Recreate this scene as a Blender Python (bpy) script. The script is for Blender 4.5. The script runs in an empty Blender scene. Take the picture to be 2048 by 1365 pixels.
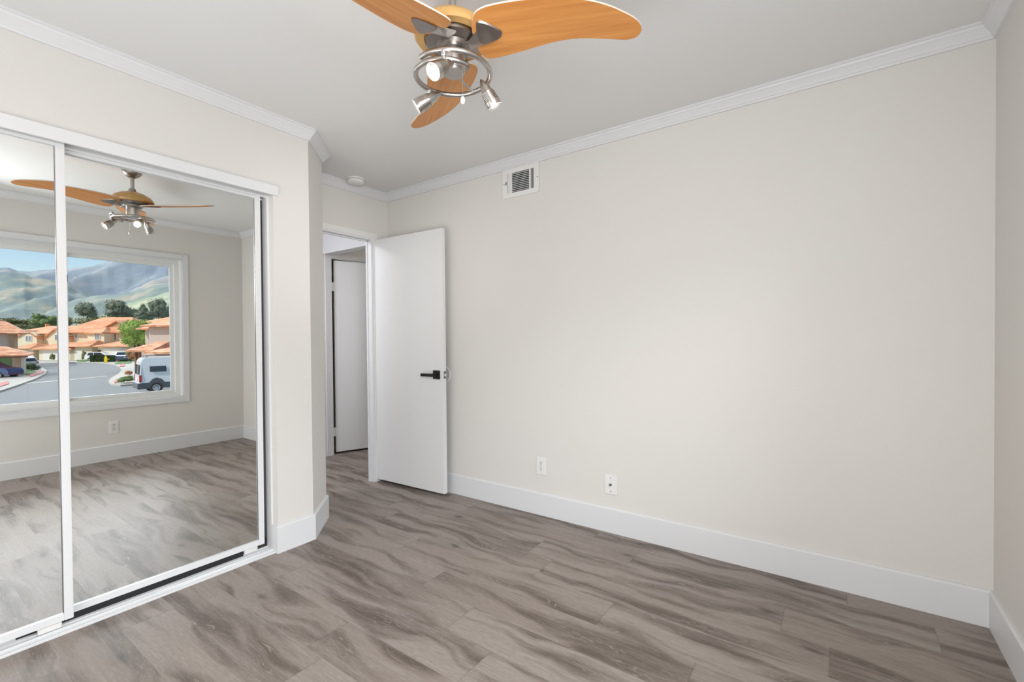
import bpy, bmesh, math, random
from mathutils import Vector, Matrix
random.seed(7)
SC = bpy.context.scene
COL = SC.collection
PI = math.pi
R = math.radians

# ------------------------------------------------------------------ camera
W, H = 3.077, 2.433            # room: closet wall x=0, window wall x=W, long wall y=0
CAM = Vector((2.561, -2.634, 1.189))
yaw, pitch, roll = R(35.2787), R(-.7519), R(-.4912)
fwd0 = Vector((-math.sin(yaw), math.cos(yaw), 0)); rt0 = Vector((math.cos(yaw), math.sin(yaw), 0)); up0 = Vector((0, 0, 1))
Fv = fwd0*math.cos(pitch)+up0*math.sin(pitch); Uv = up0*math.cos(pitch)-fwd0*math.sin(pitch)
Rv = rt0*math.cos(roll)+Uv*math.sin(roll); U3 = Uv*math.cos(roll)-rt0*math.sin(roll)
cam = bpy.data.cameras.new('camera'); cam.sensor_width = 36; cam.lens = 36*920.75/2048
cam.shift_y = 7.64/2048; cam.clip_start = .05; cam.clip_end = 20000
co = bpy.data.objects.new('camera', cam); COL.objects.link(co)
co.matrix_world = Matrix(((Rv.x, U3.x, -Fv.x, CAM.x), (Rv.y, U3.y, -Fv.y, CAM.y), (Rv.z, U3.z, -Fv.z, CAM.z), (0, 0, 0, 1)))
SC.camera = co

# ------------------------------------------------------------------ sky, sun, added room fill, exposure
wd = bpy.data.worlds.new('sky'); SC.world = wd; wd.use_nodes = True
nt = wd.node_tree; nt.nodes.clear()
sk = nt.nodes.new('ShaderNodeTexSky'); sk.sky_type = 'NISHITA'; sk.sun_disc = False
sk.sun_elevation = R(42); sk.sun_rotation = R(170); sk.altitude = 300; sk.air_density = 1.0; sk.dust_density = .6; sk.ozone_density = 1.2
bg = nt.nodes.new('ShaderNodeBackground'); bg.inputs[1].default_value = 1
wo = nt.nodes.new('ShaderNodeOutputWorld')
# unseen bright sky patch added above the hills to light the room
SKY_FILL = 8.0
def wn(t, op=None, **kw):
    n = nt.nodes.new(t)
    if op: n.operation = op
    return n
tc = wn('ShaderNodeTexCoord'); sx = wn('ShaderNodeSeparateXYZ'); nt.links.new(tc.outputs['Generated'], sx.inputs[0])
cn = wn('ShaderNodeTexNoise'); cn.inputs['Scale'].default_value = 3.5; cn.inputs['Detail'].default_value = 5; nt.links.new(tc.outputs['Generated'], cn.inputs['Vector'])
def band(src, a, b, o0, o1):
    m = wn('ShaderNodeMapRange'); m.interpolation_type = 'SMOOTHSTEP'
    for i, q in enumerate((a, b, o0, o1)): m.inputs[i+1].default_value = q
    nt.links.new(src, m.inputs[0]); return m.outputs[0]
def mul(a, b):
    m = wn('ShaderNodeMath', 'MULTIPLY')
    for i, q in enumerate((a, b)):
        if isinstance(q, float): m.inputs[i].default_value = q
        else: nt.links.new(q, m.inputs[i])
    return m.outputs[0]
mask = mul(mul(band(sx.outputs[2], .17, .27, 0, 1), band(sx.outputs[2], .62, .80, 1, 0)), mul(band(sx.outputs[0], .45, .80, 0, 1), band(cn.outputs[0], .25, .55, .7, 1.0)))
mask = mul(mask, SKY_FILL)
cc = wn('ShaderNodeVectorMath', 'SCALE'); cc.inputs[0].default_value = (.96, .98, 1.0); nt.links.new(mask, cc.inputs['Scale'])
ss = wn('ShaderNodeVectorMath', 'SCALE'); ss.inputs['Scale'].default_value = .19; nt.links.new(sk.outputs[0], ss.inputs[0])
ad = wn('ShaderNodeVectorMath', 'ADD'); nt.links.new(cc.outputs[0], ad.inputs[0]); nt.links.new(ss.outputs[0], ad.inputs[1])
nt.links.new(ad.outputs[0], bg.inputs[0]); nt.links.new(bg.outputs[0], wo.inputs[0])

def lamp(name, kind, loc, energy, color=(1, 1, 1), direction=None, **kw):
    l = bpy.data.lights.new(name, kind); l.energy = energy; l.color = color
    for k, v in kw.items(): setattr(l, k, v)
    o = bpy.data.objects.new(name, l); COL.objects.link(o); o.location = loc
    if direction is not None: o.rotation_euler = Vector(direction).to_track_quat('-Z', 'Y').to_euler()
    return o
el = R(42)
sun_dir = Vector((.07*math.cos(el), .998*math.cos(el), -math.sin(el)))
lamp('sun', 'SUN', (0, -10, 20), 3.1, (1, .955, .88), sun_dir, angle=R(.6))
# unseen fill lamps added around and behind the camera, then the hall lamp
lamp('camera_fill', 'AREA', (2.80, -2.52, 1.8), 23, (.975, .985, 1), (-1, .40, -.25), shape='RECTANGLE', size=.7, size_y=.5)
lamp('upward_fill', 'AREA', (1.9, -3.35, .35), 38, (.975, .985, 1), (-.1, 1.35, 1), shape='RECTANGLE', size=2.2, size_y=1.1)
lamp('rear_fill', 'AREA', (.75, -3.85, 1.25), 6, (.975, .985, 1), (.05, 1, .05), shape='RECTANGLE', size=1.0, size_y=1.5)
lamp('doorway_fill', 'SPOT', (2.75, -2.50, 1.9), 125, (1, .985, .96), (-3.25, 2.25, -.15), spot_size=R(36), spot_blend=1.0, shadow_soft_size=.25)  # added spot to brighten the recess around the open door
lamp('hall_light', 'AREA', (-1.25, -1.7, 2.3), 24, (.88, .90, 1), (0, .5, -.9), shape='DISK', size=.35)
lamp('landing_fill', 'AREA', (-1.15, 1.3, 2.39), 5, (1, .96, .88), (0, 0, -1), shape='DISK', size=.3)  # unseen lamp added to brighten the hall door

vs = SC.view_settings
vs.view_transform = 'Standard'; vs.look = 'None'; vs.gamma = 1; vs.exposure = 0.03; vs.use_curve_mapping = False

# ------------------------------------------------------------------ mesh helpers (everything in world coordinates)
def prop(o, label=None, cat=None, group=None, kind=None):
    if label: o['label'] = label
    if cat: o['category'] = cat
    if group: o['group'] = group
    if kind: o['kind'] = kind
    return o
def rootloc(p):
    v = Vector((0, 0, 0))
    while p is not None:
        v += p.location; p = p.parent
    return v
def thing(name, loc, label, cat, group=None):
    o = bpy.data.objects.new(name, None); COL.objects.link(o); o.location = loc
    o.empty_display_size = .05
    return prop(o, label, cat, group)

class MB:
    def __init__(s, xf=None): s.v = []; s.f = []; s.xf = xf
    def add(s, vs, fs):
        n = len(s.v); s.v += [tuple(v) for v in vs]; s.f += [tuple(i+n for i in f) for f in fs]; return s
    def box(s, x0, x1, y0, y1, z0, z1):
        v = [(x, y, z) for z in (z0, z1) for y in (y0, y1) for x in (x0, x1)]
        return s.add(v, [(0, 2, 3, 1), (4, 5, 7, 6), (0, 1, 5, 4), (2, 6, 7, 3), (0, 4, 6, 2), (1, 3, 7, 5)])
    def obox(s, c, ax, ay, az, hx, hy, hz):   # oriented box, half sizes
        c = Vector(c); ax = Vector(ax).normalized(); ay = Vector(ay).normalized(); az = Vector(az).normalized()
        v = [c+ax*(i*hx)+ay*(j*hy)+az*(k*hz) for k in (-1, 1) for j in (-1, 1) for i in (-1, 1)]
        return s.add(v, [(0, 2, 3, 1), (4, 5, 7, 6), (0, 1, 5, 4), (2, 6, 7, 3), (0, 4, 6, 2), (1, 3, 7, 5)])
    def loft(s, rings, caps=True, closed=True):
        n = len(rings[0]); m = len(rings)
        v = [p for r in rings for p in r]; f = []
        for i in range(m-1):
            for j in range(n if closed else n-1):
                k = (j+1) % n; f.append((i*n+j, i*n+k, (i+1)*n+k, (i+1)*n+j))
        if caps: f += [tuple(range(n)), tuple((m-1)*n+j for j in range(n))[::-1]]
        return s.add(v, f)
    def prism(s, poly, vec):                  # poly: 3D points, extruded by vec
        vec = Vector(vec); return s.loft([[Vector(p) for p in poly], [Vector(p)+vec for p in poly]])
    def tube(s, pts, r, n=10, caps=True):
        pts = [Vector(p) for p in pts]; rs = r if isinstance(r, (list, tuple)) else [r]*len(pts)
        rings = []; up = None
        for i, p in enumerate(pts):
            t = (pts[min(i+1, len(pts)-1)]-pts[max(i-1, 0)]).normalized()
            if up is None: up = Vector((0, 0, 1)) if abs(t.z) < .9 else Vector((1, 0, 0))
            a = t.cross(up).normalized(); b = a.cross(t).normalized(); up = b
            rings.append([p+(a*math.cos(2*PI*k/n)+b*math.sin(2*PI*k/n))*rs[i] for k in range(n)])
        return s.loft(rings, caps)
    def lathe(s, prof, o, axis=(0, 0, 1), n=28, caps=True):   # prof: (radius, height)
        o = Vector(o); ax = Vector(axis).normalized(); t = Vector((1, 0, 0)) if abs(ax.x) < .8 else Vector((0, 1, 0))
        a = ax.cross(t).normalized(); b = ax.cross(a)
        return s.loft([[o+ax*h+(a*math.cos(2*PI*k/n)+b*math.sin(2*PI*k/n))*max(r, 1e-4) for k in range(n)] for r, h in prof], caps)
    def blob(s, c, rx, ry, rz, jit=.15, rnd=random, sub=1):
        bm = bmesh.new(); bmesh.ops.create_icosphere(bm, subdivisions=sub, radius=1)
        vs = []
        for v in bm.verts:
            k = 1+rnd.uniform(-jit, jit); vs.append((c[0]+v.co.x*rx*k, c[1]+v.co.y*ry*k, c[2]+v.co.z*rz*k))
        fs = [tuple(v.index for v in f.verts) for f in bm.faces]; bm.free(); return s.add(vs, fs)
    def build(s, name, mat, parent=None, smooth=False, bevel=0, label=None, auto=None, kind=None):
        vs = [s.xf(v) for v in s.v] if s.xf else s.v
        o0 = rootloc(parent)
        if parent is None:
            xs = [v[0] for v in vs]; ys = [v[1] for v in vs]; zs = [v[2] for v in vs]
            org = Vector(((min(xs)+max(xs))/2, (min(ys)+max(ys))/2, min(zs)))
        else: org = o0
        me = bpy.data.meshes.new(name); me.from_pydata([tuple(Vector(v)-org) for v in vs], [], s.f)
        bm = bmesh.new(); bm.from_mesh(me)
        if len(bm.faces) < 20000: bmesh.ops.recalc_face_normals(bm, faces=bm.faces)
        if bevel: bmesh.ops.bevel(bm, geom=[e for e in bm.edges if len(e.link_faces) == 2 and e.calc_face_angle(0) > .6], offset=bevel, segments=2, affect='EDGES', clamp_overlap=True)
        bm.to_mesh(me); bm.free()
        if smooth or auto:
            for p in me.polygons: p.use_smooth = True
            if auto: me.set_sharp_from_angle(angle=R(auto))
        me.materials.append(mat)
        o = bpy.data.objects.new(name, me); COL.objects.link(o)
        if parent is None: o.location = org
        else: o.parent = parent
        if label: o['label'] = label
        if kind: o['kind'] = kind
        return o
def struct(name, mb, mat, **k): return mb.build(name, mat, kind='structure', **k)
def B(*a): return MB().box(*a)

# ------------------------------------------------------------------ materials
def newmat(name):
    m = bpy.data.materials.new(name); m.use_nodes = True; nt = m.node_tree
    return m, nt, nt.nodes['Principled BSDF']
def N(nt, t, **kw):
    n = nt.nodes.new(t)
    for k, v in kw.items(): setattr(n, k, v)
    return n
def simple(name, col, rough=.5, metal=0, spec=None, noise=0, nscale=20, bump=0, bscale=200, coat=0):
    m, nt, p = newmat(name)
    p.inputs['Roughness'].default_value = rough; p.inputs['Metallic'].default_value = metal
    if spec is not None: p.inputs['Specular IOR Level'].default_value = spec
    if coat: p.inputs['Coat Weight'].default_value = coat
    tc = N(nt, 'ShaderNodeTexCoord')
    no = N(nt, 'ShaderNodeTexNoise'); no.inputs['Scale'].default_value = nscale; no.inputs['Detail'].default_value = 4
    nt.links.new(tc.outputs['Object'], no.inputs['Vector'])
    mx = N(nt, 'ShaderNodeMix', data_type='RGBA')
    c = Vector(col); mx.inputs['A'].default_value = (*(c*(1-noise)), 1); mx.inputs['B'].default_value = (*[min(1, x*(1+noise)) for x in c], 1)
    nt.links.new(no.outputs[0], mx.inputs['Factor']); nt.links.new(mx.outputs['Result'], p.inputs['Base Color'])
    if bump:
        n2 = N(nt, 'ShaderNodeTexNoise'); n2.inputs['Scale'].default_value = bscale; n2.inputs['Detail'].default_value = 3
        nt.links.new(tc.outputs['Object'], n2.inputs['Vector'])
        bu = N(nt, 'ShaderNodeBump'); bu.inputs['Strength'].default_value = bump; bu.inputs['Distance'].default_value = .002
        nt.links.new(n2.outputs[0], bu.inputs['Height']); nt.links.new(bu.outputs[0], p.inputs['Normal'])
    return m
def srgb(r, g, b):
    f = lambda c: ((c/255+.055)/1.055)**2.4 if c > 10 else c/255/12.92
    return (f(r), f(g), f(b))

M_wall = simple('wall_paint', (.712, .690, .656), .75, spec=.25, noise=.01, nscale=3, bump=.12, bscale=260)
M_ceil = simple('ceiling_paint', (.755, .755, .745), .85, spec=.2, noise=.01, nscale=3, bump=.12, bscale=200)
M_trim = simple('white_trim_paint', (.72, .724, .733), .38, spec=.4, noise=.008)
M_casing = simple('pale_casing_paint', (.78, .775, .745), .45, spec=.35, noise=.008)
M_door = simple('door_paint', (.735, .735, .73), .42, spec=.4, noise=.01, bump=.03, bscale=150)
M_alu = simple('white_coated_metal', (.75, .755, .765), .32, spec=.5, noise=.01)
M_vinyl = simple('white_window_vinyl', (.80, .80, .79), .4, noise=.01)
M_black = simple('matt_black_metal', (.018, .018, .017), .42, metal=.3)
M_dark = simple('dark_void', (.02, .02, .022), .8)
M_closet = simple('closet_interior', (.35, .34, .33), .8)
M_plate = simple('white_plastic', (.80, .79, .77), .3, spec=.5)
M_slot = simple('dark_slot', (.05, .05, .05), .6)
M_steel = simple('dark_steel', (.25, .25, .25), .35, metal=1)
M_chrome = simple('bright_nickel', (.8, .8, .8), .18, metal=1)
M_nickel = simple('brushed_nickel', (.52, .49, .46), .3, metal=1, noise=.06, nscale=60)
M_nickel_d = simple('dark_brushed_nickel', (.34, .31, .29), .36, metal=1, noise=.08, nscale=50)
M_mirror = simple('mirror_silver', (.84, .855, .84), .0, metal=1)

def wood_mat():
    m, nt, p = newmat('honey_maple')
    tc = N(nt, 'ShaderNodeTexCoord'); mp = N(nt, 'ShaderNodeMapping'); mp.inputs['Scale'].default_value = (1.0, 17, 4)
    no = N(nt, 'ShaderNodeTexNoise'); no.inputs['Scale'].default_value = 3; no.inputs['Detail'].default_value = 6; no.inputs['Roughness'].default_value = .6
    nt.links.new(tc.outputs['UV'], mp.inputs[0]); nt.links.new(mp.outputs[0], no.inputs['Vector'])
    cr = N(nt, 'ShaderNodeValToRGB'); e = cr.color_ramp.elements
    e[0].position = .3; e[0].color = (*srgb(190, 122, 58), 1); e[1].position = .7; e[1].color = (*srgb(214, 150, 84), 1)
    nt.links.new(no.outputs[0], cr.inputs[0]); nt.links.new(cr.outputs[0], p.inputs['Base Color'])
    p.inputs['Roughness'].default_value = .38
    return m
M_maple = wood_mat()
M_mapleband = simple('pale_blade_edge', (.75, .7, .62), .5)
M_housing = simple('honey_wood_housing', srgb(200, 158, 96), .35, noise=.12, nscale=9)

def emis(name, col, s):
    m, nt, p = newmat(name); p.inputs['Emission Color'].default_value = (*col, 1); p.inputs['Emission Strength'].default_value = s
    p.inputs['Base Color'].default_value = (*col, 1); return m
M_bulb = emis('lit_bulb', (1, .88, .70), 9)
def glassm(name, tint=(1, 1, 1)):
    m, nt, p = newmat(name); nt.nodes.remove(p); out = nt.nodes['Material Output']
    a = N(nt, 'ShaderNodeBsdfTransparent'); a.inputs[0].default_value = (*tint, 1)
    g = N(nt, 'ShaderNodeBsdfGlossy'); g.inputs['Roughness'].default_value = 0.0
    mi = N(nt, 'ShaderNodeMixShader'); fr = N(nt, 'ShaderNodeFresnel'); fr.inputs[0].default_value = 1.3
    nt.links.new(fr.outputs[0], mi.inputs[0]); nt.links.new(a.outputs[0], mi.inputs[1]); nt.links.new(g.outputs[0], mi.inputs[2]); nt.links.new(mi.outputs[0], out.inputs[0])
    return m
M_glass = glassm('window_glass', (.97, .98, .98))

def floor_mat():
    m, nt, p = newmat('grey_oak_planks')
    L = nt.links.new
    tc = N(nt, 'ShaderNodeTexCoord'); sp = N(nt, 'ShaderNodeSeparateXYZ'); L(tc.outputs['Object'], sp.inputs[0])
    def mth(op, a, b=None, c=None):
        n = N(nt, 'ShaderNodeMath', operation=op)
        for i, x in enumerate((a, b, c)):
            if x is None: continue
            if isinstance(x, (int, float)): n.inputs[i].default_value = x
            else: L(x, n.inputs[i])
        return n.outputs[0]
    def cmb(x, y, z=0):
        n = N(nt, 'ShaderNodeCombineXYZ')
        for i, q in enumerate((x, y, z)):
            if isinstance(q, (int, float)): n.inputs[i].default_value = q
            else: L(q, n.inputs[i])
        return n.outputs[0]
    def noise(vec, scale, detail=3, rough=.5, dist=0):
        n = N(nt, 'ShaderNodeTexNoise'); n.inputs['Scale'].default_value = scale; n.inputs['Detail'].default_value = detail
        n.inputs['Roughness'].default_value = rough; n.inputs['Distortion'].default_value = dist; L(vec, n.inputs['Vector']); return n.outputs[0]
    def ramp(v, *st):
        n = N(nt, 'ShaderNodeValToRGB'); e = n.color_ramp.elements
        while len(e) < len(st): e.new(.5)
        for i, (po, c) in enumerate(st): e[i].position = po; e[i].color = (*c, 1) if isinstance(c, tuple) else (c, c, c, 1)
        L(v, n.inputs[0]); return n.outputs[0]
    def mix(f, a, b, mode='MIX'):
        n = N(nt, 'ShaderNodeMix', data_type='RGBA', blend_type=mode)
        if isinstance(f, (int, float)): n.inputs['Factor'].default_value = f
        else: L(f, n.inputs['Factor'])
        for k, q in (('A', a), ('B', b)):
            if isinstance(q, tuple): n.inputs[k].default_value = (*q, 1)
            else: L(q, n.inputs[k])
        return n.outputs['Result']
    X, Y = sp.outputs[0], sp.outputs[1]
    PW, PL = .19, 1.22
    yr = mth('DIVIDE', mth('ADD', Y, 40.03), PW); row = mth('FLOOR', yr); fy = mth('FRACT', yr)
    wn = N(nt, 'ShaderNodeTexWhiteNoise', noise_dimensions='1D'); L(row, wn.inputs['W'])
    xr = mth('ADD', mth('DIVIDE', mth('ADD', X, 40), PL), mth('MULTIPLY', wn.outputs['Value'], 7.3)); colm = mth('FLOOR', xr); fx = mth('FRACT', xr)
    w2 = N(nt, 'ShaderNodeTexWhiteNoise', noise_dimensions='2D'); L(cmb(row, colm), w2.inputs['Vector'])
    idv = w2.outputs['Value']; idc = N(nt, 'ShaderNodeSeparateColor'); L(w2.outputs['Color'], idc.inputs[0])
    ox = mth('MULTIPLY', idv, 37.0); oy = mth('MULTIPLY', idc.outputs[1], 23.0)
    bx = mth('ADD', X, ox); by = mth('ADD', Y, oy)
    # long dark streaks running and wandering with the grain
    wob = noise(cmb(mth('MULTIPLY', bx, 2.1), mth('MULTIPLY', by, 2.0), ox), 1.0, 2, .5)
    byw = mth('ADD', by, mth('MULTIPLY', mth('SUBTRACT', wob, .5), .22))
    cl = noise(cmb(mth('MULTIPLY', bx, 1.25), mth('MULTIPLY', byw, 11.5), oy), 1.0, 2.5, .5, .25)
    dark = ramp(cl, (.475, 0.0), (.555, .5), (.65, 1.0))
    # pale cathedral lines following the streaks
    rings = mth('FRACT', mth('MULTIPLY', mth('ADD', cl, mth('MULTIPLY', noise(cmb(mth('MULTIPLY', bx, 14), mth('MULTIPLY', by, 60)), 1.0, 3), .035)), 30.0))
    ringl = ramp(rings, (.0, 1.0), (.14, .2), (.25, 0.0), (.88, 0.0), (1.0, 1.0))
    figm = mth('MULTIPLY', ringl, mth('MULTIPLY', dark, ramp(noise(cmb(mth('MULTIPLY', bx, 5), mth('MULTIPLY', by, 22)), 1.0, 3), (.46, 0.0), (.60, 1.0))))
    # fine straight grain
    fg = noise(cmb(mth('MULTIPLY', bx, 5), mth('MULTIPLY', by, 190)), 1.0, 4, .65, .1)
    fg2 = noise(cmb(mth('MULTIPLY', bx, 2.2), mth('MULTIPLY', by, 60), 3.1), 1.0, 3, .6, .3)
    # knots
    vo = N(nt, 'ShaderNodeTexVoronoi'); vo.inputs['Scale'].default_value = 1.0; L(cmb(mth('ADD', mth('MULTIPLY', bx, 3.1), mth('MULTIPLY', fg2, .25)), mth('ADD', mth('MULTIPLY', by, 7.5), mth('MULTIPLY', cl, .5))), vo.inputs['Vector'])
    vsep = N(nt, 'ShaderNodeSeparateColor'); L(vo.outputs['Color'], vsep.inputs[0])
    knot = mth('MULTIPLY', ramp(vo.outputs['Distance'], (.03, 1.0), (.16, 0.0)), ramp(vsep.outputs[0], (.62, 0.0), (.66, 1.0)))
    halo = mth('MULTIPLY', ramp(vo.outputs['Distance'], (.1, 1.0), (.6, 0.0)), ramp(vsep.outputs[0], (.62, 0.0), (.66, 1.0)))
    tone = ramp(idv, (0.0, (.285, .236, .205)), (.5, (.318, .268, .236)), (1.0, (.345, .297, .264)))
    c = mix(mth('MULTIPLY', dark, .9), tone, (.090, .064, .048))
    c = mix(mth('MULTIPLY', halo, .35), c, (.13, .098, .08))
    c = mix(mth('MULTIPLY', ramp(fg, (.42, 1.0), (.62, 0.0)), .20), c, (.13, .1, .085))
    c = mix(mth('MULTIPLY', ramp(fg2, (.5, 0.0), (.72, 1.0)), .30), c, (.42, .375, .345))
    flk = noise(cmb(mth('MULTIPLY', bx, 28), mth('MULTIPLY', by, 150), 5.0), 1.0, 2, .6)
    c = mix(mth('MULTIPLY', ramp(flk, (.50, 0.0), (.66, 1.0)), .18), c, (.12, .09, .07))
    c = mix(mth('MULTIPLY', ramp(flk, (.34, 1.0), (.46, 0.0)), .15), c, (.45, .40, .36))
    c = mix(mth('MULTIPLY', figm, .75), c, (.42, .36, .31))
    c = mix(mth('MULTIPLY', knot, .8), c, (.05, .035, .028))
    ey = mth('MINIMUM', fy, mth('SUBTRACT', 1.0, fy)); ex = mth('MINIMUM', fx, mth('SUBTRACT', 1.0, fx))
    seam = mth('MAXIMUM', mth('MULTIPLY', ramp(ey, (.003, 1.0), (.008, 0.0)), .35), ramp(ex, (.0006, 1.0), (.0016, 0.0)))
    c = mix(mth('MULTIPLY', seam, .30), c, (.07, .055, .048))
    L(c, p.inputs['Base Color'])
    rg = mth('ADD', .40, mth('MULTIPLY', fg, .12)); L(rg, p.inputs['Roughness'])
    p.inputs['Specular IOR Level'].default_value = .5
    bu = N(nt, 'ShaderNodeBump'); bu.inputs['Strength'].default_value = .25; bu.inputs['Distance'].default_value = .001
    hgt = mth('SUBTRACT', mth('MULTIPLY', fg, .6), mth('ADD', seam, mth('MULTIPLY', knot, .4))); L(hgt, bu.inputs['Height']); L(bu.outputs[0], p.inputs['Normal'])
    return m
M_floor = floor_mat()

# ------------------------------------------------------------------ room shell
T = .11; TE = .05
YR = -4.0                                   # rear wall, behind the camera
CO0, CO1 = -3.45, -1.30                     # closet opening along y
CP1 = (0, -1.088); CP2 = (-.240, -.848); EX = -.609
DY0, DY1, DZ = -.848, -.160, 2.035          # doorway in the entry wall
HX = -1.708                                 # far wall of the hall
HB = .151
struct('floor', B(-3.0, W+.14, YR-T, 2.2, -.12, 0), M_floor)
struct('ceiling', B(-3.0, W+.14, YR-T, 2.2, H, H+.12), M_ceil)
wl = B(-T, 0, CO0, CO1, 2.045, H); wl.box(-T, 0, YR, CO0, 0, H); wl.box(-T, 0, CO1, CP1[1], 0, H)
struct('wall_left', wl, M_wall)
pts = [(0, CP1[1]), CP2, (CP2[0]-.07, CP2[1]-.11), (-T, CP1[1]-.0)]
struct('wall_corner', MB().prism([(*q, 0) for q in pts], (0, 0, H)), M_wall)
struct('wall_passage', B(EX-TE, CP2[0], CP2[1]-T, CP2[1], 0, H), M_wall)
we = B(EX-TE, EX, DY0, DY1, DZ, H); we.box(EX-TE, EX, DY1, 0, 0, H)
struct('wall_entry', we, M_wall)
struct('wall_back', B(EX-TE, W, 0, T, 0, H), M_wall)
WY0, WY1, WZ0, WZ1 = -2.44, -.618, .555, 2.041     # window opening
wr = B(W, W+.14, YR, WY0, 0, H); wr.box(W, W+.14, WY1, T, 0, H); wr.box(W, W+.14, WY0, WY1, 0, WZ0); wr.box(W, W+.14, WY0, WY1, WZ1, H)
struct('wall_right', wr, M_wall)
struct('wall_rear', B(-T, W+.14, YR-T, YR, 0, H), M_wall)
# closet interior shell
struct('wall_closet_back', B(-.82, -.76, YR, -1.0, 0, H), M_closet)
struct('wall_closet_side', MB().box(-.76, -T, -1.24, -1.20, 0, H), M_closet)
# hall beyond the doorway
hw = B(HX-T, HX, -2.2, .168, 0, H); hw.box(HX-T, HX, .168, .95, 2.045, H); hw.box(HX-T, HX, .95, 2.1, 0, H)
struct('wall_hall_left', hw, M_wall)
struct('wall_hall_rear', B(HX-T, EX-TE, -2.3, -2.2, 0, H), M_wall)
struct('wall_hall_right', B(-.86, -.82, -2.2, CP2[1]-T, 0, H), M_wall)
struct('wall_hall_header', B(HX, EX-TE, .09, .20, 2.068, H), M_trim)
struct('wall_landing_right', B(EX-TE-.06, EX-TE, T, 2.1, 0, H), M_wall)
struct('wall_landing_back', B(HX-1.4, EX-TE, 2.1, 2.2, 0, H), M_wall)
struct('wall_side_room', MB().box(HX-1.3, HX-1.2, -.4, 2.1, 0, H).box(HX-1.2, HX-T, -.5, -.4, 0, H), M_wall)

def offs(path, d, closed=False):
    """offset a 2D polyline towards its right by d, with mitres"""
    out = []; n = len(path)
    for i in range(n):
        a = Vector(path[max(i-1, 0)]); b = Vector(path[i]); c = Vector(path[min(i+1, n-1)])
        d1 = (b-a).normalized() if i > 0 else (c-b).normalized(); d2 = (c-b).normalized() if i < n-1 else d1
        n1 = Vector((d1.y, -d1.x)); n2 = Vector((d2.y, -d2.x)); m = (n1+n2).normalized()
        out.append(b+m*(d/max(.2, m.dot(n1))))
    return out
def moulding(names, path, prof, mat, bevel=0):
    """one mesh per straight run, mitred at the corners"""
    rings = []
    for i in range(len(path)):
        rings.append([])
    for d, z in prof:
        for i, q in enumerate(offs(path, d)): rings[i].append((q.x, q.y, z))
    for i, nm in enumerate(names):
        struct(nm, MB().loft([rings[i], rings[i+1]]), mat)
crown = [(.0, H-.062), (.010, H-.062), (.012, H-.054), (.017, H-.050), (.024, H-.040), (.036, H-.026), (.043, H-.020), (.046, H-.012), (.053, H-.010), (.053, H), (.0, H)]
ring = [(0, YR), (0, CP1[1]), CP2, (EX, CP2[1]), (EX, 0), (W, 0), (W, YR)]
moulding(['trim_crown_left', 'trim_crown_corner', 'trim_crown_passage', 'trim_crown_entry', 'trim_crown_back', 'trim_crown_right'], ring, crown, M_trim)
base = [(0, 0), (.015, 0), (.015, HB-.008), (.008, HB), (0, HB)]
moulding(['baseboard_left', 'baseboard_corner', 'baseboard_passage'], [(0, CO1-.012), (0, CP1[1]), CP2, (EX, CP2[1])], base, M_trim)
moulding(['baseboard_entry', 'baseboard_back', 'baseboard_right'], [(EX, -.10), (EX, 0), (W, 0), (W, YR)], base, M_trim)
struct('baseboard_closet_return', B(-.045, 0.0, CO1-.012, CO1, 0, HB), M_trim)

# ------------------------------------------------------------------ entry doorway lining and casing
fr = B(EX-TE-.01, EX+.006, DY1-.016, DY1, 0, DZ); fr.box(EX-TE-.01, EX+.006, DY0, DY0+.016, 0, DZ); fr.box(EX-TE-.01, EX+.006, DY0+.016, DY1-.016, DZ-.016, DZ)
fr.box(EX-.055, EX-.04, DY1-.024, DY1-.016, 0, DZ-.016); fr.box(EX-.055, EX-.04, DY0+.016, DY1-.016, DZ-.024, DZ-.016)
struct('trim_1', fr, M_trim)
cs = B(EX, EX+.012, DY0, DY1+.045, DZ, DZ+.042); cs.box(EX, EX+.012, DY1, DY1+.045, 0, DZ)
struct('trim_2', cs, M_casing)

# door slab, hinged at the entry jamb and swung back against the long wall
hin = Vector((-.602, -.150)); fre = Vector((.150, -.122))
dv = (fre-hin).normalized(); dn = Vector((dv.y, -dv.x))      # dn points into the room (towards -y)
DT = .035
door = thing('door_1', (hin.x, hin.y, .024), 'plain white interior door swung open against the long wall', 'door'); door['kind'] = 'structure'
def d3(s, n, z): q = hin+dv*s+dn*n; return (q.x, q.y, z)
LD = (fre-hin).length
sl = MB().loft([[d3(0, 0, .024), d3(LD, 0, .024), d3(LD, -DT, .024), d3(0, -DT, .024)], [d3(0, 0, 2.022), d3(LD, 0, 2.022), d3(LD, -DT, 2.022), d3(0, -DT, 2.022)]])
sl.build('slab', M_door, door, bevel=.0015)
dv3 = Vector((dv.x, dv.y, 0)); dn3 = Vector((dn.x, dn.y, 0)); uz = Vector((0, 0, 1))
HZ = .922
def handle(side):
    n0 = 0 if side > 0 else -DT; sg = side
    hmb = MB().obox(d3(LD-.062, n0+sg*.005, HZ), dv3, dn3, uz, .033, .005, .033)
    h = hmb.build('door_handle', M_black, door, bevel=.0015, label='matt black lever handle on a square plate')
    lv = MB().obox(d3(LD-.064, n0+sg*.028, HZ), dv3, dn3, uz, .011, .020, .011)
    lv.obox(d3(LD-.064-.055, n0+sg*.045, HZ-.002), dv3, dn3, uz, .066, .006, .011)
    lv.build('lever', M_black, h, bevel=.0015)
handle(1); handle(-1)
lp = MB().obox(d3(LD+.001, -DT/2, HZ), dn3, uz, dv3, .0115, .028, .0012)
la = lp.build('latch_plate', M_steel, door, label='dark steel latch plate on the door edge')
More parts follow.
